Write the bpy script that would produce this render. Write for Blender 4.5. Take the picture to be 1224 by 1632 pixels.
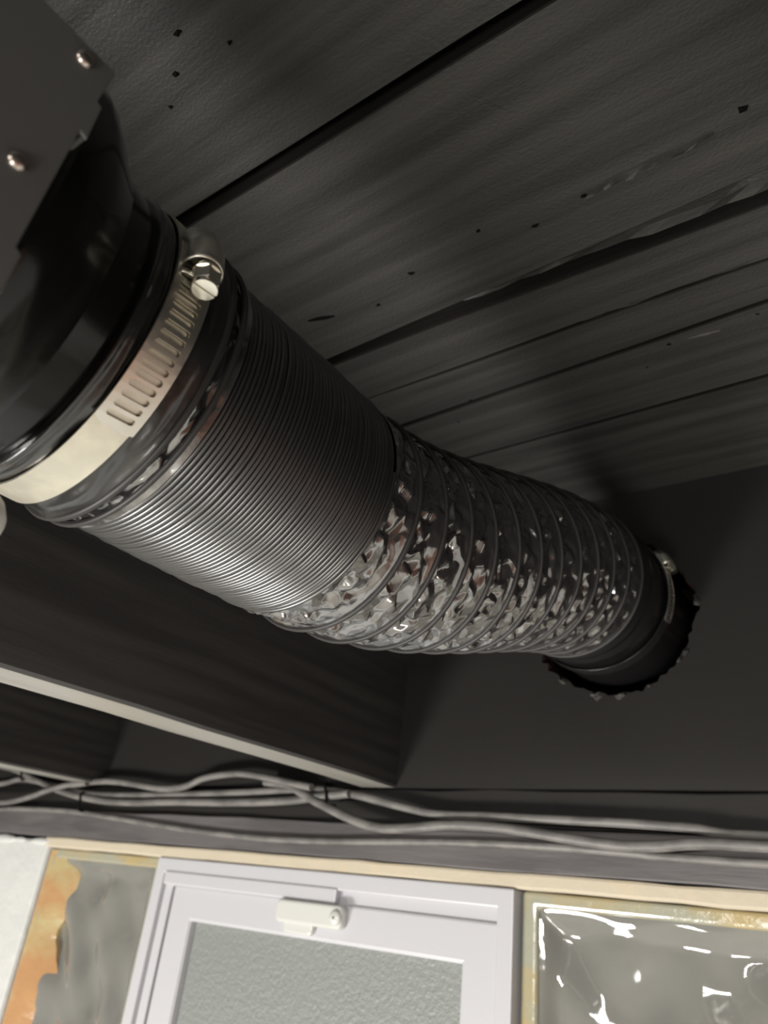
import bpy, bmesh, math, random
import numpy as np
from mathutils import Vector, Matrix

random.seed(7)
rng = np.random.default_rng(11)
for o in list(bpy.data.objects):
    bpy.data.objects.remove(o, do_unlink=True)
scene = bpy.context.scene
COL = scene.collection

# ------------------------------------------------------------------ camera, world, lamps, exposure
CZ = 1.70                      # camera height above the basement floor; builders work in coordinates relative to it
RT = ((0.80875, -0.19572, -0.55463), (0.57813, 0.43791, 0.68848), (0.10813, -0.87745, 0.46731))
cam_d = bpy.data.cameras.new('camera')
cam = bpy.data.objects.new('camera', cam_d); COL.objects.link(cam)
M3 = Matrix(((RT[0][0], -RT[0][1], -RT[0][2]), (RT[1][0], -RT[1][1], -RT[1][2]), (RT[2][0], -RT[2][1], -RT[2][2])))
cam.matrix_world = Matrix.Translation((0, 0, CZ)) @ M3.to_4x4()
cam_d.sensor_fit = 'HORIZONTAL'; cam_d.sensor_width = 36.0
cam_d.lens = 36.0 * 1201.5 / 1224.0
cam_d.clip_start = 0.01
cam_d.dof.use_dof = True
cam_d.dof.focus_distance = 0.31
cam_d.dof.aperture_fstop = 17.0
scene.camera = cam

w = bpy.data.worlds.new('night_sky'); scene.world = w; w.use_nodes = True
w.node_tree.nodes['Background'].inputs[0].default_value = (0.55, 0.62, 0.70, 1)
w.node_tree.nodes['Background'].inputs[1].default_value = 0.25

def area(name, loc, target, sx, sy, power, col):
    l = bpy.data.lights.new(name, 'AREA'); l.shape = 'RECTANGLE'; l.size = sx; l.size_y = sy
    l.energy = power; l.color = col
    o = bpy.data.objects.new(name, l); COL.objects.link(o)
    o.location = (loc[0], loc[1], loc[2] + CZ)
    d = Vector(target) - Vector(loc)
    o.rotation_euler = d.to_track_quat('-Z', 'Y').to_euler()
    return o
# two portable work lamps standing on the basement floor and tilted up towards the ceiling
area('work_lamp', (-0.95, -0.75, -1.05), (-0.35, 0.45, 0.10), 0.45, 0.30, 31.0, (1.0, 0.97, 0.92))
area('work_lamp', (0.22, -0.85, -1.05), (-0.15, 0.40, 0.20), 0.45, 0.30, 10.0, (1.0, 0.97, 0.92))
# unseen lamp added behind the viewer to brighten the floor and lower walls
area('added_floor_fill', (0.1, -1.25, 0.06), (0.0, -0.75, -1.7), 1.2, 0.16, 55.0, (1.0, 0.96, 0.90))

scene.view_settings.view_transform = 'Standard'
scene.view_settings.look = 'None'
scene.view_settings.gamma = 1.0
scene.view_settings.use_curve_mapping = False
scene.view_settings.exposure = 0.0

# ------------------------------------------------------------------ materials
def mat(name, col, rough=0.5, metal=0.0, ior=1.5, bump=None, colvar=None, trans=0.0, coat=0.0, rvar=None, spec=0.5):
    """bump = (scale xyz, strength, distance, detail); colvar = (scale xyz, second colour, low, high)"""
    m = bpy.data.materials.new(name); m.use_nodes = True
    nt = m.node_tree; b = nt.nodes['Principled BSDF']
    b.inputs['Base Color'].default_value = (*col, 1)
    b.inputs['Roughness'].default_value = rough
    b.inputs['Metallic'].default_value = metal
    b.inputs['IOR'].default_value = ior
    b.inputs['Specular IOR Level'].default_value = spec
    b.inputs['Transmission Weight'].default_value = trans
    b.inputs['Coat Weight'].default_value = coat
    tc = nt.nodes.new('ShaderNodeTexCoord')
    def noise(scale, detail=4.0, rough_=0.55):
        mp = nt.nodes.new('ShaderNodeMapping'); mp.inputs['Scale'].default_value = scale
        nt.links.new(tc.outputs['Object'], mp.inputs['Vector'])
        n = nt.nodes.new('ShaderNodeTexNoise'); n.inputs['Scale'].default_value = 1.0
        n.inputs['Detail'].default_value = detail; n.inputs['Roughness'].default_value = rough_
        nt.links.new(mp.outputs['Vector'], n.inputs['Vector'])
        return n
    if colvar:
        n = noise(colvar[0])
        r = nt.nodes.new('ShaderNodeMapRange')
        r.inputs['From Min'].default_value = colvar[2]; r.inputs['From Max'].default_value = colvar[3]
        nt.links.new(n.outputs['Fac'], r.inputs['Value'])
        x = nt.nodes.new('ShaderNodeMix'); x.data_type = 'RGBA'
        x.inputs[6].default_value = (*col, 1); x.inputs[7].default_value = (*colvar[1], 1)
        nt.links.new(r.outputs['Result'], x.inputs[0]); nt.links.new(x.outputs[2], b.inputs['Base Color'])
    if rvar:
        n = noise(rvar[0])
        r = nt.nodes.new('ShaderNodeMapRange')
        r.inputs['From Min'].default_value = 0.3; r.inputs['From Max'].default_value = 0.7
        r.inputs['To Min'].default_value = rvar[1]; r.inputs['To Max'].default_value = rvar[2]
        nt.links.new(n.outputs['Fac'], r.inputs['Value']); nt.links.new(r.outputs['Result'], b.inputs['Roughness'])
    if bump:
        prev = None
        for bp in (bump if isinstance(bump, list) else [bump]):
            n = noise(bp[0], bp[3] if len(bp) > 3 else 4.0)
            bm_ = nt.nodes.new('ShaderNodeBump'); bm_.inputs['Strength'].default_value = bp[1]
            bm_.inputs['Distance'].default_value = bp[2]
            nt.links.new(n.outputs['Fac'], bm_.inputs['Height'])
            if prev: nt.links.new(prev.outputs['Normal'], bm_.inputs['Normal'])
            prev = bm_
        nt.links.new(prev.outputs['Normal'], b.inputs['Normal'])
    return m

M = {}
M['plank'] = mat('black_painted_plank', (0.056, 0.053, 0.050), 0.5, rvar=((3, 60, 60), 0.42, 0.62),
                 bump=[((5, 95, 95), 0.45, 0.0012, 3), ((420, 620, 620), 0.5, 0.0006, 2)],
                 colvar=((3.5, 70, 70), (0.028, 0.027, 0.026), 0.36, 0.62))
M['plank_edge'] = mat('shade_dark_board_edge', (0.014, 0.012, 0.011), 0.85, spec=0.15, bump=((40, 300, 300), 0.5, 0.001))  # shade of the plank joints put into the edge colour
M['joist'] = mat('black_painted_joist', (0.046, 0.043, 0.042), 0.45, colvar=((90, 5, 110), (0.030, 0.028, 0.028), 0.38, 0.62),
                 bump=[((90, 5, 120), 0.35, 0.0008, 3), ((300, 260, 300), 0.2, 0.0004, 2)])
M['joist_under'] = mat('lit_joist_underside', (0.26, 0.25, 0.225), 0.38, bump=[((60, 4, 60), 0.3, 0.0008, 3)], colvar=((60, 6, 60), (0.19, 0.18, 0.16), 0.5, 0.75))  # light caught from below put into the underside as a paler colour
M['rim'] = mat('black_painted_rim', (0.014, 0.0125, 0.012), 0.6, spec=0.3, bump=[((6, 90, 110), 0.25, 0.0006, 3), ((260, 260, 260), 0.2, 0.0004, 2)])
M['rim_torn'] = mat('torn_painted_fibre', (0.04, 0.037, 0.035), 0.7, bump=((300, 300, 300), 0.6, 0.001))
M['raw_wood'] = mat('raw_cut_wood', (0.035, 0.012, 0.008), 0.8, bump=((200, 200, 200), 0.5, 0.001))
M['splinter'] = mat('torn_wood_fibre', (0.11, 0.10, 0.095), 0.8, bump=((300, 300, 300), 0.5, 0.001))
M['nail'] = mat('dark_nail', (0.004, 0.004, 0.004), 0.9, spec=0.1)
M['sill'] = mat('dusty_grey_sill', (0.105, 0.097, 0.099), 0.55, bump=((20, 200, 200), 0.5, 0.0012),
                colvar=((9, 60, 60), (0.07, 0.065, 0.066), 0.4, 0.62))
M['cable'] = mat('dusty_black_cable', (0.16, 0.153, 0.145), 0.5, bump=((30, 220, 220), 0.3, 0.0006),
                 colvar=((40, 90, 90), (0.10, 0.096, 0.092), 0.42, 0.6))
M['coil'] = mat('black_vinyl_coil', (0.010, 0.0095, 0.010), 0.34, ior=2.1)
M['ring'] = mat('dull_vinyl_ring', (0.022, 0.020, 0.020), 0.5, ior=1.5)
M['foil'] = mat('black_coated_foil', (0.022, 0.020, 0.021), 0.17, ior=3.3, bump=((150, 150, 150), 0.3, 0.0012, 2))
M['cuff'] = mat('black_foil_cuff', (0.010, 0.0095, 0.010), 0.26, ior=1.8, bump=((70, 70, 70), 0.3, 0.002, 3))
M['fan_black'] = mat('glossy_black_fan', (0.005, 0.005, 0.005), 0.16, ior=1.42, bump=((900, 900, 900), 0.08, 0.0002))
M['bracket'] = mat('grey_sheet_steel', (0.11, 0.11, 0.11), 0.55, bump=((700, 700, 700), 0.1, 0.0002))
M['rivet'] = mat('bright_rivet', (0.62, 0.55, 0.50), 0.25, metal=1.0)
M['steel'] = mat('stainless_band', (0.72, 0.70, 0.63), 0.33, metal=1.0, bump=((500, 60, 500), 0.12, 0.0002),
                 rvar=((120, 120, 120), 0.26, 0.42))
M['steel_band'] = mat('scuffed_steel_band', (0.80, 0.76, 0.64), 0.45, metal=1.0, bump=((650, 650, 650), 0.15, 0.0002),
                 colvar=((90, 90, 90), (0.70, 0.66, 0.57), 0.4, 0.62))
M['screw'] = mat('polished_screw', (0.80, 0.77, 0.68), 0.22, metal=1.0)
M['pvc'] = mat('white_vinyl', (0.44, 0.44, 0.465), 0.35)
M['lever'] = mat('ivory_latch', (0.50, 0.51, 0.485), 0.25)
M['frost'] = mat('frosted_glass', (0.22, 0.235, 0.225), 0.45, trans=0.10, bump=((300, 300, 300), 0.8, 0.0015, 3), coat=0.2)
M['caulk'] = mat('cream_mortar', (0.47, 0.415, 0.32), 0.7, bump=((60, 60, 60), 0.5, 0.002), colvar=((30, 30, 30), (0.52, 0.43, 0.30), 0.55, 0.8))
M['white_wall'] = mat('white_painted_masonry', (0.53, 0.54, 0.53), 0.35, bump=[((22, 22, 22), 0.6, 0.006), ((160, 160, 160), 0.35, 0.0015)])
M['wall_low'] = mat('cream_wall_paint', (0.80, 0.78, 0.72), 0.55, bump=((40, 40, 40), 0.4, 0.002))
M['amber'] = mat('aged_amber_sealant', (0.40, 0.225, 0.105), 0.22, coat=0.4, bump=((60, 60, 60), 0.5, 0.003),
                 colvar=((14, 14, 20), (0.40, 0.33, 0.17), 0.45, 0.62))
M['olive'] = mat('aged_olive_sealant', (0.30, 0.30, 0.235), 0.22, coat=0.4, bump=((60, 60, 60), 0.5, 0.003),
                 colvar=((16, 16, 30), (0.36, 0.29, 0.15), 0.54, 0.70))
M['block'] = mat('wavy_block_glass', (0.25, 0.25, 0.23), 0.06, trans=0.35, ior=1.52, coat=0.6, bump=((70, 70, 70), 0.2, 0.002, 1))
M['block_back'] = mat('block_inner_face', (0.26, 0.265, 0.25), 0.4)
M['floor'] = mat('light_concrete', (0.66, 0.64, 0.58), 0.6, bump=((12, 12, 12), 0.2, 0.003))
M['wood_panel'] = mat('red_brown_panelling', (0.38, 0.20, 0.14), 0.5, bump=((40, 40, 3), 0.2, 0.002))
M['white_plastic'] = mat('white_plastic', (0.80, 0.79, 0.76), 0.35)

# ------------------------------------------------------------------ builders
def origin_of(parent):
    p = Vector((0, 0, 0))
    while parent is not None:
        p += parent.location; parent = parent.parent
    return p

def tag(o, label=None, cat=None, group=None, kind=None):
    if label: o['label'] = label
    if cat: o['category'] = cat
    if group: o['group'] = group
    if kind: o['kind'] = kind
    return o

def empty(name, loc, label, cat, group=None, kind=None):
    o = bpy.data.objects.new(name, None); COL.objects.link(o)
    o.empty_display_size = 0.02
    o.location = (loc[0], loc[1], loc[2] + CZ)
    return tag(o, label, cat, group, kind)

def mk(name, verts, faces, m, parent=None, smooth=False, bevel=0.0, solid=0.0, subsurf=0, segs=2, angle=None, weld=False):
    V = np.asarray(verts, float).copy(); V[:, 2] += CZ
    mn, mx = V.min(0), V.max(0)
    org = np.array([(mn[0] + mx[0]) / 2, (mn[1] + mx[1]) / 2, mn[2]])
    me = bpy.data.meshes.new(name)
    me.from_pydata([tuple(p) for p in V - org], [], [tuple(int(i) for i in f) for f in faces])
    bm = bmesh.new(); bm.from_mesh(me)
    if weld: bmesh.ops.remove_doubles(bm, verts=bm.verts, dist=1e-6)
    bmesh.ops.recalc_face_normals(bm, faces=bm.faces); bm.to_mesh(me); bm.free()
    for mm in (m if isinstance(m, (list, tuple)) else [m]): me.materials.append(mm)
    if smooth:
        me.polygons.foreach_set('use_smooth', [True] * len(me.polygons))
        if angle: me.set_sharp_from_angle(angle=math.radians(angle))
    o = bpy.data.objects.new(name, me); COL.objects.link(o)
    if parent is not None: o.parent = parent
    o.location = Vector(org) - origin_of(parent)
    if solid:
        s = o.modifiers.new('thickness', 'SOLIDIFY'); s.thickness = solid; s.offset = 0
    if bevel:
        b = o.modifiers.new('bevel', 'BEVEL'); b.width = bevel; b.segments = segs; b.limit_method = 'ANGLE'
    if subsurf:
        s = o.modifiers.new('subsurf', 'SUBSURF'); s.levels = subsurf; s.render_levels = subsurf
    return o

def box(x0, x1, y0, y1, z0, z1):
    v = [(x0, y0, z0), (x1, y0, z0), (x1, y1, z0), (x0, y1, z0), (x0, y0, z1), (x1, y0, z1), (x1, y1, z1), (x0, y1, z1)]
    f = [(0, 1, 2, 3), (4, 5, 6, 7), (0, 1, 5, 4), (1, 2, 6, 5), (2, 3, 7, 6), (3, 0, 4, 7)]
    return v, f

def merge(*vf):
    V, F = [], []
    for v, f in vf:
        n = len(V); V += [tuple(p) for p in v]; F += [tuple(i + n for i in q) for q in f]
    return V, F

def frame_of(t):
    t = np.asarray(t, float); t = t / np.linalg.norm(t)
    e1 = np.array([1.0, 0, 0]); e1 -= t * (t @ e1); e1 /= np.linalg.norm(e1)
    e2 = np.cross(e1, t)            # for t = +Y this is +Z
    return e1, e2, t

def lathe(profile, n, center=lambda y: None, closed=False):
    """profile: list of (station point c, e1, e2, radius)"""
    V, F = [], []
    for c, e1, e2, r in profile:
        for k in range(n):
            a = 2 * math.pi * k / n
            V.append(tuple(np.asarray(c) + r * (math.cos(a) * e1 + math.sin(a) * e2)))
    m_ = len(profile)
    for i in range(m_ if closed else m_ - 1):
        j = (i + 1) % m_
        for k in range(n):
            l = (k + 1) % n
            F.append((i * n + k, i * n + l, j * n + l, j * n + k))
    return V, F

def tube(pts, r, n=10, caps=True):
    P = np.asarray(pts, float); V, F = [], []
    up = np.array([0, 0, 1.0])
    for i, p in enumerate(P):
        t = P[min(i + 1, len(P) - 1)] - P[max(i - 1, 0)]; t /= np.linalg.norm(t)
        u = up if abs(t @ up) < 0.9 else np.array([1.0, 0, 0])
        a = np.cross(t, u); a /= np.linalg.norm(a); b = np.cross(a, t)
        rr = r[i] if hasattr(r, '__len__') else r
        for k in range(n):
            q = 2 * math.pi * k / n
            V.append(tuple(p + rr * (math.cos(q) * a + math.sin(q) * b)))
    for i in range(len(P) - 1):
        for k in range(n):
            l = (k + 1) % n
            F.append((i * n + k, i * n + l, (i + 1) * n + l, (i + 1) * n + k))
    if caps:
        F.append(tuple(range(n))); F.append(tuple(range((len(P) - 1) * n, len(P) * n)))
    return V, F

def spline(pts, per=6):
    P = [np.asarray(p, float) for p in pts]; P = [2 * P[0] - P[1]] + P + [2 * P[-1] - P[-2]]
    out = []
    for i in range(1, len(P) - 2):
        for k in range(per):
            t = k / per
            out.append(0.5 * ((2 * P[i]) + (-P[i - 1] + P[i + 1]) * t + (2 * P[i - 1] - 5 * P[i] + 4 * P[i + 1] - P[i + 2]) * t * t
                              + (-P[i - 1] + 3 * P[i] - 3 * P[i + 1] + P[i + 2]) * t ** 3))
    out.append(P[-2]); return out

# ------------------------------------------------------------------ the setting
YW = 0.543            # inner face of the rim joist and window wall
H = 0.3285            # underside of the ceiling planks
ZB = 0.0940           # bottom of joists and rim
XJ = -0.3877          # right face of the joist beside the duct

# floor and the far walls of the basement room
tag(mk('floor', *box(-3.0, 3.0, -3.2, 1.1, -1.80, -1.70), M['floor']), 'light grey concrete basement floor', 'floor', kind='structure')
tag(mk('wall_back', *box(-3.0, 3.0, -3.3, -3.2, -1.70, 0.40), M['wall_low']), 'cream basement wall behind the viewer', 'wall', kind='structure')
tag(mk('wall_left', *box(-3.1, -3.0, -3.3, 1.1, -1.70, 0.40), M['wall_low']), 'cream basement wall at the far left end', 'wall', kind='structure')
tag(mk('wall_right', *box(3.0, 3.1, -3.3, 1.1, -1.70, 0.40), M['wood_panel']), 'red brown panelled wall at the far right end', 'wall', kind='structure')

# ceiling: a dark deck carrying the planks
ceil = tag(mk('ceiling', *box(-3.0, 3.0, -3.3, 1.1, H + 0.024, H + 0.05), M['nail']), 'black painted board ceiling between the joists', 'ceiling', kind='structure')
def plank(yl0, yl1, yr0, yr1, x0=-1.35, x1=0.75, dz=0.0, n=22, rough=0.0008):
    """board running along x; its two edges at (left y, right y), slightly wavy"""
    V, F = [], []
    for i in range(n + 1):
        t = i / n; x = x0 + (x1 - x0) * t
        a = yl0 + (yr0 - yl0) * t + random.uniform(-rough, rough); b = yl1 + (yr1 - yl1) * t + random.uniform(-rough, rough)
        c = 0.0007
        V += [(x, a, H + 0.0235), (x, a, H + dz + c), (x, a + c, H + dz), (x, b - c, H + dz), (x, b, H + dz + c), (x, b, H + 0.0235)]
    for i in range(n):
        for k in range(6):
            l = (k + 1) % 6
            F.append((i * 6 + k, i * 6 + l, (i + 1) * 6 + l, (i + 1) * 6 + k))
    F += [tuple(range(6)), tuple(range(n * 6, n * 6 + 6))]
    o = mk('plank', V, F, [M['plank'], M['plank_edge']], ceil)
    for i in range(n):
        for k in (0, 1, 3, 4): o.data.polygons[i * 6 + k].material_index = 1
    return o
# measured joints, from the fan towards the rim; the second joint opens up to the right
def slope(yl, yr):           # joint line given at x=-0.296 and x=-0.02 -> values at the board ends
    s = (yr - yl) / 0.276
    return yl + s * (-1.35 + 0.296), yl + s * (0.75 + 0.296)
edges = [((.1505, .1515), (.1590, .1585)), ((.2885, .2800), (.2935, .2990)), ((.3350, .3335), (.3370, .3370)),
         ((.3755, .3660), (.3775, .3685)), ((.4350, .4340), (.4375, .4370))]
prev = None
lo = [-0.30, -0.14, 0.006]
for a, b in ((-0.62, -0.464), (-0.46, -0.305), (-0.30, -0.145), (-0.14, 0.008)):
    plank(a, b, a, b)
prev = (0.0125, 0.0125)
for i, (e0, e1) in enumerate(edges):
    a0, a1 = slope(*e0)
    if i == 1: a1 = slope(.2885, .2800)[1]
    plank(prev[0], a0, prev[1], a1, dz=(0.0, 0.0006, -0.0004, 0.0004, -0.0003)[i])
    prev = slope(*e1)
plank(prev[0], YW + 0.03, prev[1], YW + 0.03)
# torn strip left in the open joint
def strip(pts, wdt, z, name, m, parent, hz=0.003):
    V, F = [], []
    for i, (x, y) in enumerate(pts):
        ww = wdt[i]
        V += [(x, y - ww, z), (x, y + ww, z), (x, y + ww * 0.7, z - hz * random.uniform(.6, 1)), (x, y - ww * 0.5, z - hz * random.uniform(.6, 1))]
    n = len(pts)
    for i in range(n - 1):
        for k in range(4):
            l = (k + 1) % 4
            F.append((i * 4 + k, i * 4 + l, i * 4 + 4 + l, i * 4 + 4 + k))
    F += [(0, 1, 2, 3), tuple(range(4 * n - 4, 4 * n))]
    return mk(name, V, F, m, parent)
px = np.linspace(-0.19, 0.12, 26)
strip([(x, .2868 + .0225 * (x + .19) + random.uniform(-.0006, .0006)) for x in px], [0.0008 + .010 * min(1, (x + .19) / .2) * random.uniform(.55, .7) for x in px], H + 0.0085, 'torn_strip', M['plank'], ceil, hz=0.006)
px = np.linspace(-0.135, 0.05, 18)
strip([(x, .3362 + random.uniform(-.0004, .0004)) for x in px], [0.0012 + .003 * math.sin(math.pi * i / 17) * random.uniform(.7, 1) for i in range(18)], H + 0.006, 'torn_strip', M['plank'], ceil, hz=0.005)
# raised splinter, pale chip and the nail tips that show through the boards
strip([(-.0984 + .0035 * i, .2505 - .00012 * i + .0006 * math.sin(i)) for i in range(19)], [0.0002 + .0016 * math.sin(math.pi * i / 18) for i in range(19)], H + 0.0006, 'splinter', M['plank'], ceil, hz=0.0028)
strip([(-.0845 + .0023 * i, .3778 + .0002 * i) for i in range(9)], [0.0003 + .0012 * math.sin(math.pi * i / 8) for i in range(9)], H + 0.0005, 'splinter', M['splinter'], ceil, hz=0.0012)
def nail_tip(x, y, s=1.0):
    V, F = [], []
    for k in range(6):
        a = k * math.pi / 3 + random.uniform(-.3, .3); r = 0.0013 * s * random.uniform(.6, 1.5)
        V.append((x + r * 1.5 * math.cos(a), y + r * math.sin(a), H + 0.0004))
    V.append((x + .001 * s, y, H - 0.0014 * s))
    F = [(k, (k + 1) % 6, 6) for k in range(6)] + [tuple(range(6))]
    return mk('nail_tip', V, F, M['nail'], ceil)
for x, y, s in ((-.1985, .0984, 1), (-.2309, .0955, 1.2), (-.2453, .1047, .9), (-.0213, .2426, 1.2), (-.0984, .2505, 1.2), (-.1271, .2551, 1),
                (-.2038, .2508, 1.1), (-.0962, .3775, 1.2), (-.1149, .3928, .8), (-.0455, .3754, 1), (-.2545, .3903, .8), (-.155, .243, .8),
                (-.062, .2494, .9), (-.215, .083, 1.3), (-.236, .262, .8), (-.0166, .3076, 1.3), (-.2335, .372, .7)):
    nail_tip(x, y, s)
strip([(-.284 + .003 * i, .2515 + .0008 * i) for i in range(7)], [0.0003 + .0014 * math.sin(math.pi * i / 6) for i in range(7)], H + 0.0004, 'knot_scar', M['nail'], ceil, hz=0.0009)

# joists
def joist(xf, th, zb0, zb1, y0, y1, label):
    """right face at xf, bottom at zb0 at y0 and zb1 at y1"""
    n = 24; V, F = [], []
    for i in range(n + 1):
        t = i / n; y = y0 + (y1 - y0) * t; zb = zb0 + (zb1 - zb0) * t + random.uniform(-.0004, .0004)
        c = 0.002
        V += [(xf, y, H), (xf, y, zb + c), (xf - c, y, zb), (xf - th + c, y, zb), (xf - th, y, zb + c), (xf - th, y, H)]
    for i in range(n):
        for k in range(6):
            l = (k + 1) % 6
            F.append((i * 6 + k, i * 6 + l, (i + 1) * 6 + l, (i + 1) * 6 + k))
    F += [tuple(range(6)), tuple(range(n * 6, n * 6 + 6))]
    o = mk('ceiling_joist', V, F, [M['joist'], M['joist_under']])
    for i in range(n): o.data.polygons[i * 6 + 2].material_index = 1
    return tag(o, label, 'joist', 'ceiling joists', kind='structure')
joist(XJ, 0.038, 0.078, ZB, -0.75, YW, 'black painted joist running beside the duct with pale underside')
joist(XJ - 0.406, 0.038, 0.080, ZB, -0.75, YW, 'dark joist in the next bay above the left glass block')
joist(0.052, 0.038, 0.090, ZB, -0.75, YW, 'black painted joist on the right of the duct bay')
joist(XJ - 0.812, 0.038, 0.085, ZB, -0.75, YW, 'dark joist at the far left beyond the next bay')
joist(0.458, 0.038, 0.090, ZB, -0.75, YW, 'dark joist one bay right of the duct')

# rim joist with the ragged hole cut for the duct
HC = (-0.1985, 0.2243); HR = 0.0632
def rim():
    x0, x1, z0, z1 = -1.35, 0.75, ZB, H
    angs = sorted(set([2 * math.pi * k / 96 for k in range(96)] +
                      [math.atan2(z - HC[1], x - HC[0]) % (2 * math.pi) for x in (x0, x1) for z in (z0, z1)]))
    n = len(angs); V = []
    outer, inner = [], []
    for a in angs:
        c, s = math.cos(a), math.sin(a)
        t = min([((x1 if c > 0 else x0) - HC[0]) / c if abs(c) > 1e-9 else 1e9, ((z1 if s > 0 else z0) - HC[1]) / s if abs(s) > 1e-9 else 1e9])
        outer.append((HC[0] + t * c, HC[1] + t * s))
        r = HR + .0011 * math.sin(5 * a + 1) + .0008 * math.sin(9 * a) + random.uniform(-.0012, .0008) + (random.uniform(0, .0035) if random.random() < .18 else 0) - (random.uniform(0, .003) if random.random() < .12 else 0)
        inner.append((HC[0] + r * c, HC[1] + r * s))
    for (x, z) in outer: V.append((x, YW, z))
    for (x, z) in inner: V.append((x, YW, z))
    for (x, z) in inner: V.append((HC[0] + (x - HC[0]) * 1.0, YW + .038, HC[1] + (z - HC[1]) * 1.0))
    for (x, z) in outer: V.append((x, YW + .038, z))
    F = []
    for k in range(n):
        l = (k + 1) % n
        F += [(k, l, n + l, n + k), (n + k, n + l, 2 * n + l, 2 * n + k), (2 * n + k, 2 * n + l, 3 * n + l, 3 * n + k), (3 * n + k, 3 * n + l, l, k)]
    o = mk('rim_joist', V, F, [M['rim'], M['raw_wood']])
    for i, p in enumerate(o.data.polygons):
        if i % 4 == 1: p.material_index = 1
    return o
rimo = tag(rim(), 'black painted rim board with a ragged round hole for the duct', 'rim board', kind='structure')
# torn fibres on the rim of the hole
for a, ln in ((.03, .007), (-.60, .006), (-.70, .0045), (-1.5, .009), (-1.78, .011), (-2.25, .007), (-1.15, .004)):
    c, s_ = math.cos(a), math.sin(a); p = np.array([HC[0] + (HR + .0005) * c, YW, HC[1] + (HR + .0005) * s_])
    tg = np.array([-s_, 0, c]); ou = np.array([c, 0, s_]); n = 9; V = []
    for ring_, (sc_, dy_) in enumerate(((1.0, .0006), (.75, -.0016), (.35, -.0028))):
        for k in range(n):
            b = 2 * math.pi * k / n; rr = ln * .5 * sc_ * random.uniform(.35, 1.25)
            V.append(p + tg * (rr * 1.1 * math.cos(b)) + ou * (rr * .75 * math.sin(b) + ln * .12) + np.array([0, dy_ * random.uniform(.5, 1.3), 0]))
    F = [(q * n + k, q * n + (k + 1) % n, (q + 1) * n + (k + 1) % n, (q + 1) * n + k) for q in range(2) for k in range(n)] + [tuple(range(2 * n, 3 * n)), tuple(range(n))]
    mk('torn_fibre', V, F, M['rim_torn'], rimo)

# outer sheathing behind the rim keeps the hole dark
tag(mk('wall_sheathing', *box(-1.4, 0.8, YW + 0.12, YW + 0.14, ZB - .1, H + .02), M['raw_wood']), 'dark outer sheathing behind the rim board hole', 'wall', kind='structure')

# sill plates under the rim
def wavy_bar(name, x0, x1, y0, y1, z0, z1, m, label, cat, amp=.0012, n=40, bevel=.0015):
    V, F = [], []
    for i in range(n + 1):
        x = x0 + (x1 - x0) * i / n; a, b, c = (random.uniform(-amp, amp) for _ in range(3))
        V += [(x, y0 + a, z0 + b), (x, y1, z0 + b), (x, y1, z1 + c), (x, y0 + a, z1 + c)]
    for i in range(n):
        for k in range(4):
            l = (k + 1) % 4; F.append((i * 4 + k, i * 4 + l, i * 4 + 4 + l, i * 4 + 4 + k))
    F += [(0, 1, 2, 3), tuple(range(n * 4, n * 4 + 4))]
    return tag(mk(name, V, F, m, bevel=bevel), label, cat, kind='structure')
wavy_bar('trim_1', -1.35, 0.75, YW + 0.004, YW + .05, 0.066, ZB - .0004, M['rim'], 'dark upper sill plate under the rim board behind the cables', 'sill plate')
wavy_bar('trim_2', -1.35, 0.75, YW - 0.002, YW + .06, 0.0365, 0.0655, M['sill'], 'dusty grey lower sill board above the cream mortar', 'sill board', amp=.0008)
wavy_bar('trim_3', -0.875, 0.40, YW - 0.004, YW + .07, 0.0255, 0.0362, M['caulk'], 'cream mortar strip along the top of the glass block window', 'mortar strip', amp=.0005, n=50, bevel=.002)

# masonry wall round the window opening (opening x -0.865 .. 0.13, z -0.367 .. 0.0255)
wl = tag(mk('wall_window', *merge(box(-1.35, -0.8655, YW - .003, YW + .11, -1.70, 0.033), box(-3.0, -1.352, YW, YW + .11, -1.70, H),
                                  box(0.13, 0.62, YW - .002, YW + .11, -1.70, 0.0255), box(-0.866, 0.13, YW - .002, YW + .11, -1.70, -0.367)),
            M['white_wall'], bevel=.004), 'white painted masonry wall around the glass block window', 'wall', kind='structure')
tag(mk('wall_panelled', *box(0.62, 3.0, YW, YW + .11, -1.70, H), M['wood_panel']), 'red brown panelling right of the glass block window', 'wall', kind='structure')
# lumpy plaster crumbs along the top of the white wall
for x in (-1.02, -.963, -.928, -.884):
    r = random.uniform(.004, .0085)
    bm = bmesh.new(); bmesh.ops.create_icosphere(bm, subdivisions=2, radius=r)
    V = [(x + v.co.x * 3.6 + random.uniform(-.0008, .0008), YW - .002 + v.co.y * .45, 0.0305 + v.co.z * .6 + random.uniform(-.0008, .0008)) for v in bm.verts]
    F = [[v.index for v in f.verts] for f in bm.faces]; bm.free()
    mk('plaster_lump', V, F, M['white_wall'], wl, smooth=True)

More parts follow.
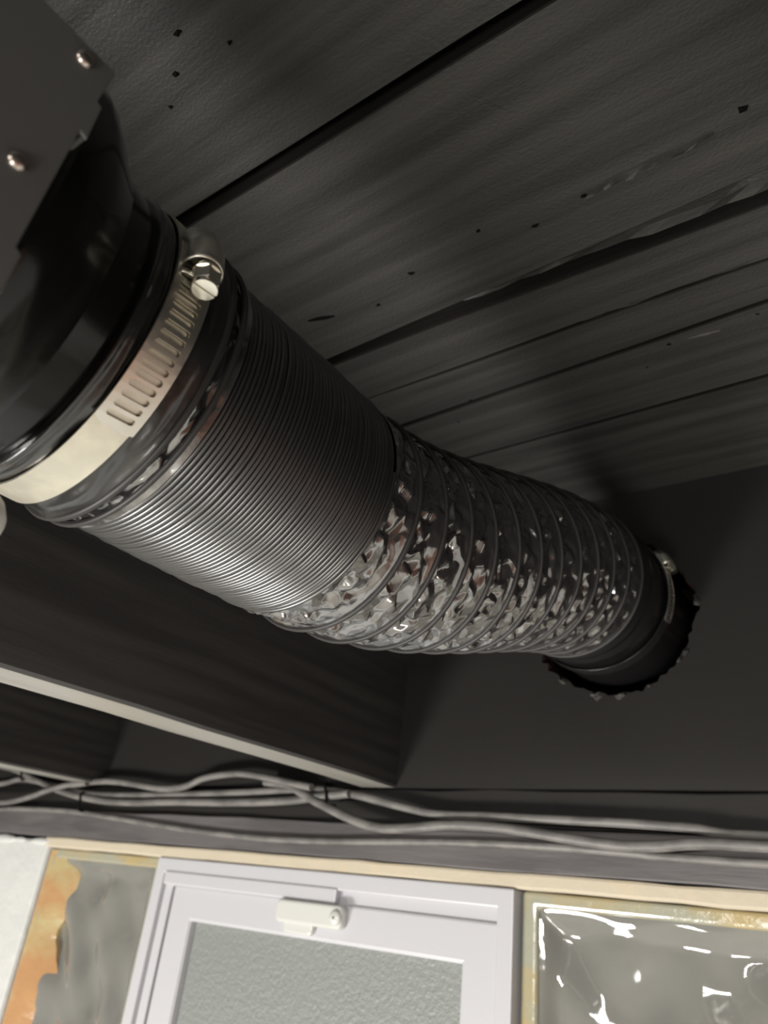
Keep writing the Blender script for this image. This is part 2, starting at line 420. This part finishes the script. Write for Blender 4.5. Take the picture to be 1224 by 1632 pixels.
# ------------------------------------------------------------------ vent window
WX0, WX1, WZ1, WZ0 = -0.664, -0.2737, 0.0253, -0.36
def ring_frame(x0, x1, z0, z1, wd, yf, yb, wt=None):
    wt = wt or wd
    v, f = [], []
    O = [(x0, z0), (x1, z0), (x1, z1), (x0, z1)]; I = [(x0 + wd, z0 + wd), (x1 - wd, z0 + wd), (x1 - wd, z1 - wt), (x0 + wd, z1 - wt)]
    for y in (yf, yb):
        v += [(x, y, z) for x, z in O] + [(x, y, z) for x, z in I]
    for k in range(4):
        l = (k + 1) % 4
        f += [(k, l, 4 + l, 4 + k), (8 + k, 8 + l, 12 + l, 12 + k), (k, l, 8 + l, 8 + k), (4 + k, 4 + l, 12 + l, 12 + k)]
    return v, f
win = empty('window_1', ((WX0 + WX1) / 2, YW, WZ0), 'white vinyl hopper vent window with frosted pane set among glass blocks', 'window', kind='structure')
mk('outer_frame', *ring_frame(WX0, WX1, WZ0, WZ1, .013, YW - .006, YW + .06), M['pvc'], win, bevel=.0012)
mk('inner_stop', *ring_frame(WX0 + .012, WX1 - .012, WZ0 + .012, WZ1 - .0105, .012, YW - .001, YW + .055, .013), M['pvc'], win, bevel=.001)
sash = mk('sash', *ring_frame(WX0 + .030, WX1 - .0105, WZ0 + .02, WZ1 - .0225, .030, YW - .0035, YW + .04, .0275), M['pvc'], win, bevel=.002)
mk('glazing_bead', *ring_frame(WX0 + .0585, WX1 - .0388, WZ0 + .048, WZ1 - .0485, .0022, YW - .002, YW + .03), M['pvc'], sash, bevel=.0008)
mk('head_lip', *box(WX0 + .016, -0.4325, YW - .0075, YW + .01, 0.0022, 0.0140), M['pvc'], win, bevel=.0015)
mk('glass_pane', *box(WX0 + .0600, WX1 - .0402, YW + .004, YW + .008, WZ0 + .049, WZ1 - .0500), M['frost'], win)
# latch: rounded body, pivot boss, pull tab
def rounded_plate(x0, x1, z0, z1, r, yf, yb, n=6):
    pts = []
    for cx, cz, a0 in ((x1 - r, z1 - r, 0), (x0 + r, z1 - r, 90), (x0 + r, z0 + r, 180), (x1 - r, z0 + r, 270)):
        for k in range(n + 1):
            a = math.radians(a0 + 90 * k / n); pts.append((cx + r * math.cos(a), cz + r * math.sin(a)))
    m_ = len(pts); V = [(x, yf, z) for x, z in pts] + [(x, yb, z) for x, z in pts]
    F = [tuple(range(m_)), tuple(range(m_, 2 * m_))] + [(k, (k + 1) % m_, m_ + (k + 1) % m_, m_ + k) for k in range(m_)]
    return V, F
latch = mk('latch', *rounded_plate(-0.4925, -0.4205, -0.0155, 0.0020, .005, YW - .0115, YW - .003), M['lever'], win, bevel=.0025, segs=3)
mk('pull_tab', *rounded_plate(-0.484, -0.452, -0.0225, -0.010, .004, YW - .0085, YW - .0025), M['lever'], latch, bevel=.0015)
mk('pivot_boss', *lathe([((-0.4265, YW - .0115 - d, -0.0072), np.array([1., 0, 0]), np.array([0, 0, 1.]), r) for d, r in ((0, .0058), (.0015, .0056), (.0028, .0042), (.0032, .001))], 20), M['lever'], latch, smooth=True)

# ------------------------------------------------------------------ glass blocks
def glass_block(x0, x1, z0, z1, label, rim_m, side_m, seed, left_w=.02):
    e = empty('glass_block', ((x0 + x1) / 2, YW, z0), label, 'glass block', 'glass blocks of the window', kind=None)
    r_ = np.random.default_rng(seed)
    # moulded rim in aged sealant colours
    mk('block_rim', *ring_frame(x0, x1, z0, z1, .0125, YW + .003, YW + .075, .010), M['olive'], e, bevel=.003, segs=3)
    if side_m is not None:
        nb = 22; V, F = [], []
        for i in range(nb + 1):
            z = z0 + .002 + (z1 - z0 - .004) * i / nb; xr = x0 + left_w * (1 + .22 * math.sin(7 * i / nb * 2 + seed)) + r_.uniform(-.002, .002)
            V += [(x0 + .0005, YW + .0022, z), (x0 + .012, YW + .0030 + r_.uniform(-.0006, .0006), z), (x0 + left_w * .55, YW + .0060 + r_.uniform(-.0015, .0015), z), (xr, YW + .0145, z), (xr, YW + .05, z), (x0 + .0005, YW + .05, z)]
        for i in range(nb):
            for k in range(6):
                l = (k + 1) % 6; F.append((i * 6 + k, i * 6 + l, i * 6 + 6 + l, i * 6 + 6 + k))
        F += [tuple(range(6)), tuple(range(nb * 6, nb * 6 + 6))]
        mk('sealant_bed', V, F, side_m, e, smooth=True, angle=50)
    # wavy face
    nx, nz = 64, 64
    ph = r_.uniform(0, 6.28, 8); V, F = [], []
    ax0, ax1, az0, az1 = x0 + .011, x1 - .011, z0 + .011, z1 - .009
    for j in range(nz + 1):
        for i in range(nx + 1):
            u, v = i / nx, j / nz
            x = ax0 + (ax1 - ax0) * u; z = az0 + (az1 - az0) * v
            edge = min(u, 1 - u, v, 1 - v); ew = min(1, edge / .10)
            wv = (math.sin(19 * u + 2.0 * math.sin(5 * v + ph[0]) + ph[1]) * .8 + math.sin(15 * v + 2.2 * math.sin(6 * u + ph[2]) + ph[3]) * .8
                  + .22 * math.sin(25 * u + 19 * v + ph[4]) + .6 * math.sin(10 * u - 12 * v + ph[5]))
            y = YW + .006 + .008 * ew * ew * (3 - 2 * ew) + (.0030 if side_m is not None else .0021) * wv * ew
            V.append((x, y, z))
    for j in range(nz):
        for i in range(nx):
            a = j * (nx + 1) + i; F.append((a, a + 1, a + nx + 2, a + nx + 1))
    mk('wavy_face', V, F, M['block'], e, smooth=True)
    mk('rear_face', *box(x0 + .004, x1 - .004, YW + .066, YW + .074, z0 + .004, z1 - .004), M['block_back'], e)
    return e
ZT = 0.0252; BH = 0.193
for k in range(2):
    zt = ZT - k * (BH + .006)
    where = ('just under the sill', 'one row down')[k]
    glass_block(-0.8645, -0.6655, zt - BH, zt, 'glass block left of the vent window with orange sealant, ' + where, M['amber'], M['amber'], 3 + k, .046)
    glass_block(-0.272, -0.079, zt - BH, zt, 'wavy glass block right of the vent window with olive rim, ' + where, M['olive'], None, 13 + k)
    glass_block(-0.073, 0.1285, zt - BH, zt, 'rightmost wavy glass block of its row, ' + where, M['olive'], None, 23 + k)

# ------------------------------------------------------------------ inline fan at the upper left
AX, AZ = -0.219, 0.1598
E1, E2 = np.array([1.0, 0, 0]), np.array([0, 0, 1.0])
def st(y, r): return ((AX, y, AZ), E1, E2, r)
fan = empty('inline_fan', (AX, 0.0, 0.088), 'black inline duct fan with a grey riveted bracket at upper left', 'fan')
mk('drum', *lathe([st(-.14, .001), st(-.14, .070), st(-.137, .072), st(.044, .072), st(.046, .0705), st(.046, .001)], 96), M['fan_black'], fan, smooth=True, angle=40)
mk('outlet_cone', *lathe([st(.045, .0705), st(.051, .0700), st(.056, .0675), st(.062, .0630), st(.067, .0585), st(.072, .0548), st(.076, .0525), st(.080, .0512), st(.0835, .0508), st(.098, .0505), st(.098, .048), st(.05, .062)], 128), M['fan_black'], fan, smooth=True, angle=50)
def ring_part(name, y, R, r, m, parent, n=128, c=None, e1=E1, e2=E2, ax=np.array([0, 1.0, 0]), k=10, flat=1.0):
    prof = []
    c0 = np.array([AX, y, AZ]) if c is None else np.asarray(c)
    for i in range(k):
        a = 2 * math.pi * i / k
        prof.append((c0 + ax * (r * flat * math.sin(a)), e1, e2, R + r * math.cos(a)))
    return mk(name, *lathe(prof, n, closed=True), m, parent, smooth=True)
# bracket: side plate with notched, folded front edge
XB = -0.1400
def bracket():
    out = [(-.16, .181), (.0439, .1806), (.0428, .1678), (.0443, .1672), (.0441, .1548), (.0420, .1555), (.0402, .1152), (.0418, .1142), (.0414, .1030), (.0398, .1022), (.0395, .045), (-.16, .045)]
    n = len(out); t = .0014
    V = [(XB, y, z) for y, z in out] + [(XB - t, y, z) for y, z in out]
    F = [tuple(range(n)), tuple(range(n, 2 * n))] + [(k, (k + 1) % n, n + (k + 1) % n, n + k) for k in range(n)]
    # top and bottom flanges bent back to the drum
    f1 = box(-.1995, XB - t * .5, -.16, .0405, .1794, .1808); f2 = box(-.1995, XB - t * .5, -.16, .0405, .045, .0464)
    return merge((V, F), f1, f2)
br = mk('bracket', *bracket(), M['bracket'], fan, bevel=.0004)
for ty, z0, z1 in ((.0424, .1556, .1664), (.0398, .1040, .1134)):
    mk('folded_tab', *merge(box(XB - .0075, XB - .0002, ty + .0004, ty + .0018, z0, z1)), M['bracket'], br, bevel=.0004)
mk('folded_lip', *box(XB - .006, XB - .0008, .0385, .0398, .046, .178), M['bracket'], br, bevel=.0004)
for y, z in ((.0362, .1756), (.0333, .1344), (.0310, .0930), (-.03, .1756), (-.03, .1344)):
    c = np.array([XB, y, z]); e1 = np.array([0, 1.0, 0]); e2 = np.array([0, 0, 1.0])
    mk('rivet', *lathe([(c + np.array([d, 0, 0]), e1, e2, r) for d, r in ((-.001, .0024), (.0004, .0024), (.0011, .0019), (.0016, .0010), (.0017, .0001))], 16), M['rivet'], br, smooth=True)
mk('mounting_arm', *box(XJ, AX, -.115, -.075, .150, .1535), M['bracket'], fan, bevel=.0005)
# white cable gland below the drum
cap = [(-.2042, y, .0822) for y in (-.05, .066, .072, .077, .0815, .0842, .0850)]
mk('cable_gland', *tube(cap, [.0115, .0115, .0112, .0100, .0075, .0042, .0008], 20), M['white_plastic'], fan, smooth=True, angle=50)

# ------------------------------------------------------------------ flexible duct
def axis(y):
    u = min(1, max(0, (y - .212) / (.500 - .212))); s = u * u * (3 - 2 * u)
    return np.array([AX + .0195 * s, y, AZ + .0645 * s])
def sta(y, r, nudge=(0, 0)):
    c = axis(y); e1, e2, t = frame_of(axis(y + .002) - axis(y - .002))
    return (c + e1 * nudge[0] + e2 * nudge[1], e1, e2, r)
duct = empty('flexible_duct', (AX, .30, .106), 'black flexible foil duct running from the fan to the rim hole', 'duct')
RD = .0540

def crumple(y0, y1, rows, n, amp, rbase, sag, bias=0.0, smoothpart=.35):
    """a band of crinkled foil between two wire rings: irregular facets, flatter towards the second ring"""
    prof = []
    V = []
    for i in range(rows + 1):
        t = i / rows
        yy = y0 + (y1 - y0) * t
        c, e1, e2, r = sta(yy, rbase)
        tt = np.cross(e2, e1)
        env = 0.0 if t in (0.0, 1.0) else (min(1.0, t / .18) * (1.0 if t < .55 else max(.22, 1 - (t - .55) / .35)))
        off = .5 * (i % 2)
        for k in range(n):
            ja = rng.uniform(-.42, .42) if 0 < i < rows else 0
            a = 2 * math.pi * (k + off * (1 if 0 < i < rows else 0) + ja) / n
            rr = r - sag * math.sin(math.pi * t) ** .8 + amp * env * rng.uniform(-1, .75)
            js = rng.uniform(-.4, .4) * (y1 - y0) / rows * (1 if 0 < i < rows else 0)
            V.append(tuple(c + tt * js + rr * (math.cos(a) * e1 + math.sin(a) * e2)))
    F = []
    for i in range(rows):
        for k in range(n):
            l = (k + 1) % n
            A, B, C, D = i * n + k, i * n + l, (i + 1) * n + l, (i + 1) * n + k
            if i % 2 == 0: F += [(A, B, D), (B, C, D)]
            else: F += [(A, B, C), (A, C, D)]
    return V, F

def fold_creases(o):
    a = o.data.attributes.new('crease_edge', 'FLOAT', 'EDGE')
    a.data.foreach_set('value', [float(v) for v in rng.choice([0.0, 0.45, 0.85, 1.0], len(o.data.edges), p=[.45, .15, .2, .2])])
    return o

# cuff gathered over the fan collar
cuff_prof = []
for y, r in ((.0815, .0520), (.0818, .0550), (.0828, .0556), (.0838, .0549), (.0850, .0547), (.0858, .0552), (.0875, .0548), (.0890, .0543), (.1010, .0543), (.1025, .0546), (.1045, .0549),
             (.1062, .0556), (.1080, .0552), (.1098, .0560), (.1112, .0566), (.1124, .0560), (.1135, .0545)):
    cuff_prof.append((y, r))
V, F = [], []
n = 160
wob = rng.normal(0, 1, (len(cuff_prof), 12))
for i, (y, r) in enumerate(cuff_prof):
    soft = 0 if y < .0845 else (.0003 if y < .103 else .0008)
    for k in range(n):
        a = 2 * math.pi * k / n
        wv = sum(wob[i][h] * math.sin((h * 2 + 3) * a + wob[(i + h) % len(cuff_prof)][h] * 3) for h in range(8)) / 3
        rr = r + soft * wv
        V.append((AX + rr * math.cos(a), y + soft * .8 * math.sin(5 * a + i), AZ + rr * math.sin(a)))
for i in range(len(cuff_prof) - 1):
    for k in range(n):
        l = (k + 1) % n; F.append((i * n + k, i * n + l, (i + 1) * n + l, (i + 1) * n + k))
mk('duct_cuff', V, F, M['cuff'], duct, smooth=True, subsurf=1)
ring_part('wire_ring', .1115, .0562, .0013, M['ring'], duct)
ring_part('wire_ring', .1175, .0558, .0011, M['ring'], duct)
fold_creases(mk('crinkled_foil', *crumple(.1115, .1215, 4, 66, .0020, .0553, .0012), M['foil'], duct, smooth=True, subsurf=2))

# tightly compressed coils: one continuous helix of vinyl covered wire
Y0, Y1, NC = .1215, .2095, 46
pitch = (Y1 - Y0) / NC
per = 144; K = 6
V, F = [], []
tot = NC * per
coil_j = rng.normal(0, .00018, NC + 2)
for s in range(tot + 1):
    a = 2 * math.pi * (s % per) / per; f_ = s / per
    i0 = int(f_); jr = coil_j[i0] * (1 - (f_ - i0)) + coil_j[i0 + 1] * (f_ - i0)
    yc = Y0 + pitch * f_
    bulge = .0006 * math.sin(math.pi * f_ / NC)
    for k in range(K + 1):
        b = math.pi * (-.08 + 1.16 * k / K)
        r = RD - .0011 + jr + bulge + .00125 * math.sin(b)
        V.append((AX + r * math.cos(a), yc - pitch * .5 * math.cos(b), AZ + r * math.sin(a)))
for s in range(tot):
    for k in range(K):
        F.append((s * (K + 1) + k, s * (K + 1) + k + 1, (s + 1) * (K + 1) + k + 1, (s + 1) * (K + 1) + k))
mk('compressed_coils', V, F, M['coil'], duct, smooth=True)
mk('coil_lining', *lathe([st(Y0 - .001, RD - .0022), st(Y1 + .001, RD - .0022)], 96), M['coil'], duct, smooth=True)

# stretched part: crinkled foil bands held by wire rings
ring_y = [.2095] + [.2095 + .0195 + .0212 * i for i in range(12)]
for i, y in enumerate(ring_y):
    if i:
        c, e1, e2, r = sta(y, RD)
        tt = np.cross(e2, e1)
        ring_part('wire_ring', y, RD + .0002, .0011, M['ring'], duct, 128, c, e1, e2, tt)
    if i + 1 < len(ring_y):
        fold_creases(mk('crinkled_foil', *crumple(y, ring_y[i + 1], 7, 72, .0030, RD, .0016), M['foil'], duct, smooth=True, subsurf=2))
YE = ring_y[-1]
mk('end_sleeve', *lathe([sta(YE, RD), sta(YE + .006, RD - .0012), sta(YE + .012, RD - .0005), sta(YE + .014, RD + .0006), sta(YE + .017, RD - .0006), sta(YE + .026, RD - .0006), sta(YE + .030, RD + .0006), sta(YE + .034, RD - .0008),
                         sta(.526, RD - .001), sta(.600, RD - .001)], 128), M['cuff'], duct, smooth=True)

# ------------------------------------------------------------------ worm-drive clamps
def worm_clamp(yc, R, th0, span, nslots, label, width=.0127, cfun=sta, band_m='steel_band'):
    c, e1, e2, _ = cfun(yc, R); ax = np.cross(e2, e1); c = np.asarray(c)
    def P(th, s, r): return c + ax * s + r * (math.cos(th) * e1 + math.sin(th) * e2)
    base = c - e2 * R
    cl = empty('hose_clamp', base, label, 'hose clamp', 'worm drive hose clamps')
    hw = width / 2
    n = 128; t = .0007
    prof = [(c + ax * s, e1, e2, R + d) for s, d in ((-hw, 0), (hw, 0), (hw, t), (-hw, t))]
    mk('band', *lathe(prof, n, closed=True), M[band_m], cl, smooth=True, angle=40)
    # slotted tail lying over the band, from the worm housing down
    tha, thb = th0 - span, th0 + .10
    step = (thb - tha - .09) / nslots
    r2 = R + t + .0009; V, F = [], []; hb = hw; hw = hw * 1.08
    def add(p): V.append(tuple(p)); return len(V) - 1
    sk = .05                       # slots lean with the worm thread
    def Q(th, s): return P(th + sk * 0 * s, s, r2)
    # rounded tail end
    i_prev = None
    e_ = [add(Q(tha + .020, -hw * 1.0)), add(Q(tha, -hw * .55)), add(Q(tha, hw * .55)), add(Q(tha + .020, hw * 1.0))]
    row = [add(Q(tha + .045, -hw)), add(Q(tha + .045, hw))]
    F.append((e_[0], e_[1], e_[2], e_[3], row[1], row[0]))
    a_i, d_i = row
    for k in range(nslots):
        a, b = tha + .045 + k * step, tha + .045 + (k + 1) * step
        B, C = add(Q(b, -hw)), add(Q(b, hw))
        mdl = (a + b) / 2; q = step * .31; h = hw * .10; y0, y1 = -hw * .66, hw * .66
        tl = .010
        def S(dth, s): return add(Q(mdl + dth + tl * s / hw, s))
        s0, s1, s2, s3 = S(-q * .5, y0), S(q * .5, y0), S(q, y0 + h), S(q, y1 - h)
        s4, s5, s6, s7 = S(q * .5, y1), S(-q * .5, y1), S(-q, y1 - h), S(-q, y0 + h)
        A, D = a_i, d_i
        F.extend([(A, B, s1, s0), (B, s2, s1), (B, C, s3, s2), (C, s4, s3), (C, D, s5, s4), (D, s6, s5), (D, A, s7, s6), (A, s0, s7)])
        a_i, d_i = B, C
    z_ = [add(Q(thb + .05, -hw)), add(Q(thb + .05, hw))]; F.append((a_i, z_[0], z_[1], d_i))
    mk('slotted_tail', V, F, M['steel'], cl, solid=.0007)
    hw = hb
    # worm housing: a rolled saddle along the tangent
    nrm = math.cos(th0) * e1 + math.sin(th0) * e2; tan = -math.sin(th0) * e1 + math.cos(th0) * e2
    o0 = c + nrm * (R + t + .0010)
    def L(a, s, h): return o0 + tan * a + ax * s + nrm * h
    sc = width / .0127
    def saddle(a0, a1, wdt, hgt, sh, kk=14):
        V = []
        for a, dip in ((a0, 0), (a0 + .15 * (a1 - a0), 0), (a0 + .55 * (a1 - a0), .0002), (a1, .0022)):
            for k in range(kk + 1):
                b = math.pi * k / kk
                V.append(tuple(L(a, sh - wdt * math.cos(b), max(0, hgt * math.sin(b) ** .75) - dip * 1.5)))
        F = [(i * (kk + 1) + k, i * (kk + 1) + k + 1, (i + 1) * (kk + 1) + k + 1, (i + 1) * (kk + 1) + k) for i in range(3) for k in range(kk)]
        return V, F
    hs = mk('worm_housing', *saddle(-.002 * sc, .0145 * sc, hw * .98, .0082 * sc, .0006), M['steel'], cl, smooth=True, solid=.0009)
    mk('housing_strap', *saddle(-.0062 * sc, -.0030 * sc, hw * .86, .0018 * sc, 0), M['steel'], cl, smooth=True, solid=.0008)
    # screw: collar, hex head, slotted face
    sx, sh = .0010 * sc, .0040 * sc
    def disc(prof, kk):
        return lathe([(L(a, sx, sh), ax, nrm, r) for a, r in prof], kk)
    scr = mk('worm_screw', *disc([(.010 * sc, .0001), (.010 * sc, .0033 * sc), (-.0030 * sc, .0033 * sc), (-.0030 * sc, .0046 * sc), (-.0042 * sc, .0046 * sc), (-.0042 * sc, .0040 * sc), (-.0100 * sc, .0040 * sc), (-.0100 * sc, .0001)], 24), M['screw'], cl, smooth=True, angle=30)
    hexd = []
    mk('hex_head', *disc([(-.0042 * sc, .0001), (-.0042 * sc, .0047 * sc), (-.0090 * sc, .0047 * sc), (-.0098 * sc, .0042 * sc), (-.0098 * sc, .0001)], 6), M['screw'], scr)
    for sgn in (-1, 1):            # two half discs leave the driver slot between them
        V = []; kk = 12; g = .00026 * sc; rr = .0040 * sc
        ang0 = math.radians(7)
        uu = math.cos(ang0) * ax + math.sin(ang0) * nrm; vv = -math.sin(ang0) * ax + math.cos(ang0) * nrm
        for a in (-.0099 * sc, -.0110 * sc):
            for k in range(kk + 1):
                b = math.pi * k / kk
                V.append(tuple(L(a, sx, sh) + uu * (rr * math.cos(b)) + vv * (sgn * (g + (rr - g) * math.sin(b)))))
        F = [tuple(range(kk + 1)), tuple(range(kk + 1, 2 * kk + 2))] + [(k, (k + 1) % (kk + 1), kk + 1 + (k + 1) % (kk + 1), kk + 1 + k) for k in range(kk + 1)]
        mk('head_half', V, F, M['screw'], scr, bevel=.0002)
    return cl
worm_clamp(.0952, .0551, math.radians(10), math.radians(60), 17, 'steel hose clamp with slotted tail next to the fan')
worm_clamp(.514, .0545, math.radians(22), math.radians(46), 16, 'small far steel hose clamp at the rim board hole', width=.0100, band_m='cuff')

# ------------------------------------------------------------------ cables along the sill
def cable(name, pts, r, label, dy=0.0):
    P = spline([(x, YW - .0055 - dy - (d[0] if d else 0), z) for x, z, *d in pts], 6)
    return tag(mk(name, *tube(P, r, 10), M['cable'], smooth=True, angle=60), label, 'cable', 'cables along the sill plate')
cable('cable', [(-.835, .0905), (-.8296, .0918), (-.7797, .0957), (-.7301, .0934), (-.6773, .0886), (-.6408, .0905), (-.6131, .0988), (-.5755, .103), (-.5475, .102), (-.5134, .0974), (-.47, .091)], .0034, 'dark cable rising in a wave below the joist end', dy=.008)
cable('cable', [(-1.15, .128), (-1.0237, .1154), (-.9703, .1087), (-.9168, .0965), (-.8523, .0834), (-.783, .0759), (-.7222, .0745), (-.6567, .0763), (-.5682, .0772), (-.4989, .0799), (-.4672, .0835), (-.43, .087)], .0036, 'grey cable dropping from the far left and running level below the wavy one', dy=.004)
cable('cable', [(-1.15, .070), (-.9931, .0689), (-.9467, .0705), (-.9055, .077), (-.8735, .0845), (-.84, .090), (-.80, .0925)], .0032, 'short grey cable crossing up over the others at far left', dy=.013)
cable('cable', [(-1.15, .085), (-1.0092, .0933), (-.9644, .0992), (-.9161, .0953), (-.8543, .0871), (-.7981, .0825), (-.6697, .0838), (-.571, .087), (-.4932, .0905), (-.465, .0905), (-.4303, .0872), (-.4004, .0821), (-.3655, .0762), (-.3394, .073), (-.2971, .0729), (-.2421, .072), (-.1929, .0713), (-.1485, .0696), (-.104, .0663), (0.1, .066), (.4, .068)], .0034, 'long grey cable running the whole sill just under the rim board', dy=0.0)
cable('cable', [(-.53, .096), (-.5018, .0935), (-.4841, .0873), (-.4625, .079), (-.4227, .0663), (-.3937, .0606), (-.3639, .0614), (-.3324, .0645), (-.3025, .065), (-.2686, .0632), (-.2294, .0591), (-.1935, .0564), (-.1709, .057), (-.1493, .0594), (-.1288, .0604), (-.1047, .0601), (.1, .060), (.4, .062)], .0038, 'thick grey cable sagging in an S from the joist end to the right', dy=.006)
cable('cable', [(-1.15, .058), (-1.0016, .0625), (-.9443, .0645), (-.8426, .064), (-.7446, .0586), (-.6587, .053), (-.5833, .0496), (-.5164, .0479), (-.4381, .0493), (-.3565, .0525), (-.2961, .0539), (-.2421, .0540), (-.1935, .053), (-.10, .051), (.4, .05)], .0030, 'lowest dusty cable lying along the grey sill board', dy=-.001)
# cable staples
def staple(x, z, h, label):
    P = [(x - .004, YW - .001, z + h), (x - .004, YW - .012, z + h), (x, YW - .0135, z), (x + .001, YW - .012, z - h), (x + .001, YW - .001, z - h)]
    return tag(mk('cable_staple', *tube(spline(P, 3), .0013, 6), M['nail']), label, 'staple', 'cable staples')
staple(-.812, .074, .009, 'small dark cable staple over the cables at left')
staple(-.952, .104, .006, 'dark staple pinning the far left cable')
staple(-.452, .086, .008, 'dark staple at the joist end where two cables part')
